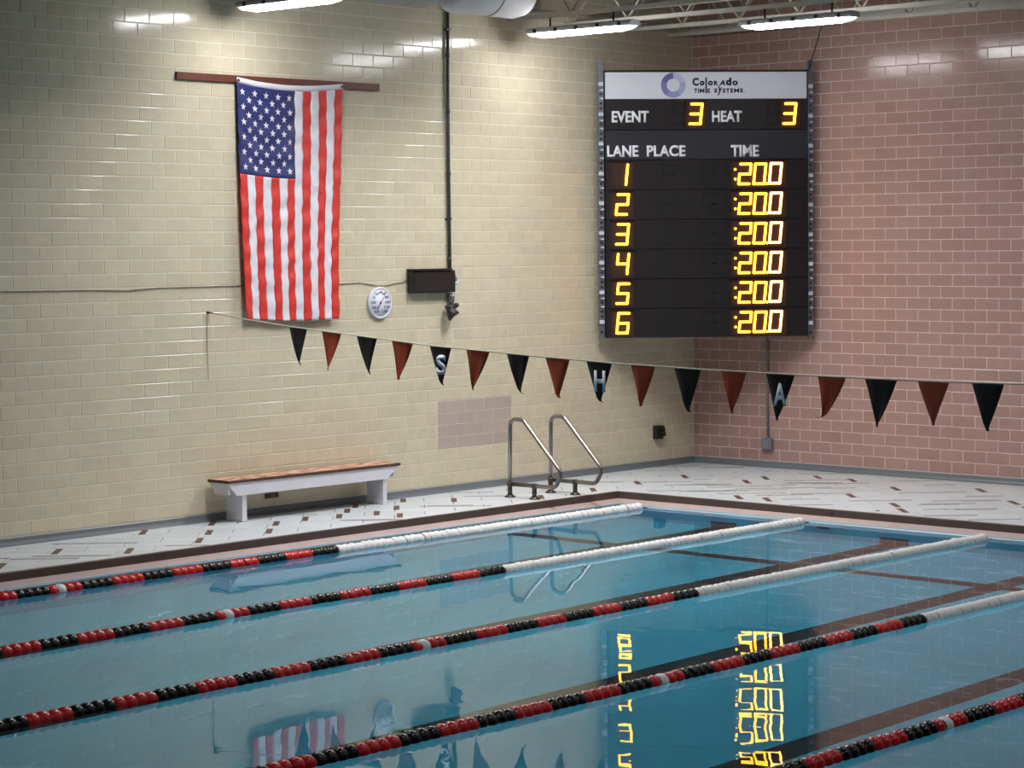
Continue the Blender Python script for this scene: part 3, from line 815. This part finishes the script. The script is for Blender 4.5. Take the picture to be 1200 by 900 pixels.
# conduit on the pink wall
cd_ = thing('wall_conduit', 'grey conduit with junction box on the pink wall below the scoreboard', 'conduit', (-.002, -1.17, .36))
obj('tube', MB().tube([(-.02, 0, 0), (-.02, .012, 1.3), (-.02, .012, 1.9)], .015, 8), 'grey_pipe', cd_)
obj('junction_box', MB().bbox(-.06, .0, -.075, .075, -.145, .0, .006), 'grey_pipe', cd_)
obj('box_cover', MB().bbox(-.066, -.058, -.066, .066, -.136, -.009, .003), 'grey_pipe', cd_)
obj('connector', MB().lathe([(.024, -.004), (.026, .02), (.018, .03)], 10, (-.02, 0, .0)), 'grey_pipe', cd_)

# ------------------------------------------------------------------ bench
be = thing('pool_bench', 'white wooden bench with peeling brown seat against the tan wall', 'bench', (-6.84, -.20, 0))
X0, X1 = -1.215, 1.215
top = MB().bbox(X0, X1, -.175, .150, .405, .436, .004)
top.mi = [0 if abs(sum(top.v[i][2] for i in f)/len(f)-.436) < .001 else 1 for f in top.f]
obj('seat', top, ['peel', 'peel_edge'], be, label='seat board with peeling brown paint')
obj('front_apron', MB().prism([(X0+.01, .405), (X1-.01, .405), (X1-.20, .275), (X0+.12, .275)], -.160, -.135, 'y'), 'bench_paint', be)
obj('back_apron', MB().prism([(X0+.01, .405), (X1-.01, .405), (X1-.20, .275), (X0+.12, .275)], .115, .140, 'y'), 'bench_paint', be)
for x in (X0+.03, X1-.075):
    obj('end_apron', MB().prism([(-.134, .405), (.115, .405), (.08, .29), (-.134, .29)], x, x+.025, 'x'), 'bench_paint', be)
for x in (-1.00, .985):
    lg = MB().prism([(-.133, .0), (.115, 0), (.115, .40), (-.133, .40)], x, x+.058, 'x')
    o = obj('leg', lg, 'bench_paint', be)
    obj('foot_block', MB().bbox(x-.006, x+.064, -.138, .118, .0, .045, .006), 'bench_paint', o)

# ------------------------------------------------------------------ handrails
def rounded(pts, rad, seg=7):
    out = [Vector(pts[0])]
    for i in range(1, len(pts)-1):
        p, q, r = Vector(pts[i-1]), Vector(pts[i]), Vector(pts[i+1])
        a = (p-q).normalized(); b_ = (r-q).normalized(); R = rad[i-1]
        ang = a.angle(b_); d = min(R/math.tan(ang/2), (p-q).length*.49, (r-q).length*.49)
        s, e = q+a*d, q+b_*d
        for k in range(seg+1):
            t = k/seg; out.append(s*(1-t)**2+q*2*t*(1-t)+e*t*t)
    out.append(Vector(pts[-1])); return out
def handrail(x, label, dy):
    t = thing('pool_handrail', label, 'handrail', (x, -.91+dy, 0))
    path = rounded([(0, 0, .10), (0, -.012, .86), (.0, -.20, .86), (0, -.76, .30), (0, -.66, .145), (0, 0, .145)], [.10, .10, .09, .09], 7)
    obj('rail', MB().tube(path[:-1]+[Vector((0, -.005, .145))], .0235, 12), 'stainless', t)
    obj('rear_foot', MB().tube([(0, 0, .0), (0, 0, .15)], .026, 12), 'stain_dark', t)
    obj('front_foot', MB().tube([(0, -.36, .0), (0, -.36, .145)], .026, 12), 'stain_dark', t)
    for y in (0, -.36):
        obj('flange', MB().lathe([(.060, .002), (.060, .010), (.040, .022), (.028, .034)], 16, (0, y, 0)), 'stain_dark', t)
        obj('collar', MB().lathe([(.026, .118), (.034, .122), (.034, .168), (.026, .172)], 12, (0, y, 0)), 'stain_dark', t)
handrail(-4.47, 'stainless pool ladder handrail nearer the bench', .0)
handrail(-3.86, 'stainless pool ladder handrail nearer the pool corner', -.06)

# ------------------------------------------------------------------ lane ropes
def disc_mesh(m):
    mb = MB(); n = 12
    pr = [(.045, -.0408), (.0580, -.016), (.0580, .012), (.045, .0408)]
    mb.lathe(pr, n, (0, 0, 0), 'x', 0, True)
    mb.f = [f for f in mb.f if len(f) == 4]; mb.mi = mb.mi[:len(mb.f)]; mb.sm = mb.sm[:len(mb.f)]
    return mb.mesh('float_disc', m)
DM = {k: disc_mesh(k+'_disc') for k in ('red', 'black', 'white')}
PITCH_D = .3333/4
def lane_rope(y, off, label, xend):
    zc_ = ZW+.006
    t = thing('lane_rope', label, 'lane rope', (bx1, y, zc_), 0)
    L0 = bx1
    obj('cable', MB().tube([(.0, 0, -.02), (-.05, 0, 0), (bx0-bx1, 0, 0)], .012, 6), 'stain_dark', t)
    obj('anchor', MB().bbox(-.03, .0, -.03, .03, -.05, .0, .005), 'stain_dark', t)
    x = -3.52; xc = -8.13+off
    nwhite = int((x-xc)/PITCH_D)+1
    pos = [(xc+PITCH_D*(k+.5), 'white') for k in range(nwhite) if xc+PITCH_D*(k+.5) < -3.515]
    k = 0
    while True:
        xx = xc-PITCH_D*(k+.5)
        if xx < xend: break
        blk = k//4; c = 'black' if blk % 2 == 0 else 'red'
        if blk == 9 and k % 4 == 2: c = 'white'
        pos.append((xx, c)); k += 1
    for xx, c in pos:
        o = link('float_disc', DM[c], t, (xx-bx1, random.gauss(0, .0016), random.gauss(0, .0016)))
        o.rotation_euler = (random.uniform(0, 6.28), random.gauss(0, .03), random.gauss(0, .03))
lane_rope(-2.0, 0, 'lane rope nearest the tan wall, red and black then white at its far end', -13.6)
lane_rope(-4.15, 0, 'second lane rope from the tan wall, turning white beyond the handrail reflections', -15.2)
lane_rope(-6.30, 0, 'third lane rope from the tan wall, white only in its right third', -16.4)
lane_rope(-8.44, .06, 'fourth lane rope, crossing the reflected scoreboard digits, red and black', -17.4)
lane_rope(-10.6, .06, 'lane rope at the bottom right corner, red and black floats', -17.0)

# ------------------------------------------------------------------ pennant line
FX = -7.97
SP = [(-.045, 2.107), (-.6, 2.05), (-1.21, 1.992), (-1.95, 1.938), (-3.12, 1.85), (-4.34, 1.790), (-5.3, 1.750), (-6.24, 1.727), (-7.2, 1.711), (-8.15, 1.702), (-8.6, 1.701),
      (-9.6, 1.711), (-10.56, 1.727), (-11.5, 1.75), (-12.5, 1.79), (-13.7, 1.85), (-14.9, 1.938), (-16.8, 2.107)]
pl = thing('pennant_line', 'sagging line of black and orange swim pennants over the pool', 'pennants', (FX, -.045, 2.107))
PO = Vector((FX, -.045, 2.107))
obj('cord', MB().tube([Vector((FX, y, z))-PO for y, z in SP], .0065, 6), 'cord', pl)
def zstring(y):
    for (a, za), (b_, zb_) in zip(SP, SP[1:]):
        if b_ <= y <= a: return za+(zb_-za)*(a-y)/(a-b_)
tops = [(-1.213, -1.469), (-1.673, -1.945), (-2.155, -2.431), (-2.623, -2.902), (-3.117, -3.393), (-3.579, -3.868), (-4.075, -4.344), (-4.53, -4.816), (-5.001, -5.292),
        (-5.494, -5.763), (-5.963, -6.245), (-6.451, -6.711), (-6.902, -7.187), (-7.405, -7.675), (-7.849, -8.146), (-8.326, -8.611), (-8.80, -9.08), (-9.28, -9.56)]
tips = [(-1.315, 1.601), (-1.785, 1.582), (-2.264, 1.54), (-2.73, 1.516), (-3.258, 1.471), (-3.633, 1.445), (-4.204, 1.421), (-4.675, 1.409), (-5.142, 1.383), (-5.604, 1.388),
        (-6.096, 1.351), (-6.563, 1.371), (-7.007, 1.329), (-7.47, 1.35), (-7.987, 1.327), (-8.433, 1.354), (-8.94, 1.335), (-9.42, 1.345)]
curl = [.4, .1, .6, .15, .7, .3, .9, .8, 1.0, .1, .6, .15, .1, -1.3, .05, .1, .3, .1]
for i, ((ya, yb), (yt, ztp)) in enumerate(zip(tops, tips)):
    za, zb_ = zstring(ya), zstring(yb); nt_ = 12; nw = 4; mb = MB(); v = []
    rr = random.Random(i); bend = 0 if i in (4, 8, 12) else rr.uniform(-.05, .05); ph = rr.uniform(0, 6)
    mid = (ya+yb)/2
    for j in range(nt_+1):
        t = j/nt_; half = (1-t)**.93
        cy = mid+(yt-mid)*t**1.6; cz_ = (za+zb_)/2+.004+(ztp-(za+zb_)/2)*(t if t < .9 else .9+(t-.9)*(1-.6*abs(curl[i])))
        for k in range(nw+1):
            s = k/nw
            y = cy+((ya+(yb-ya)*s)-mid)*max(half, .045)
            z = cz_+((za+(zb_-za)*s)-(za+zb_)/2)*half
            if t > .86: y -= curl[i]*.045*((t-.86)/.14)**1.5
            x = FX+bend*t*t+(.002 if i in (4, 8, 12) else .012)*math.sin(s*5+ph+t*2)*t
            v.append(Vector((x, y, z))-PO)
    f = [(j*(nw+1)+k, j*(nw+1)+k+1, (j+1)*(nw+1)+k+1, (j+1)*(nw+1)+k) for j in range(nt_) for k in range(nw)]
    mb.add(v, f, 0, True)
    black = i % 2 == 0
    lab = {4: 'black pennant with letter S', 8: 'black pennant with letter H', 12: 'black pennant with letter A'}.get(i, 'black pennant' if black else 'orange pennant')
    p = obj('pennant', mb, 'pen_black' if black else 'pen_orange', pl, recalc=False, label=lab)
    md = p.modifiers.new('cloth', 'SOLIDIFY'); md.thickness = .002; md.offset = 0
    if i in (4, 8, 12):
        ch = {4: 'S', 8: 'H', 12: 'A'}[i]; hh, ww = .185, .125
        zc_ = (za+zb_)/2-.165; cy = mid-.010+(yt-mid)*.25
        me = text_mesh(ch, -ww/2, ww/2, -hh/2, hh/2, 0, 'pen_letter', .002, .03)
        o = link('letter', me, p, Vector((FX-.0045, cy, zc_))-PO, (0, 0, -PI/2))
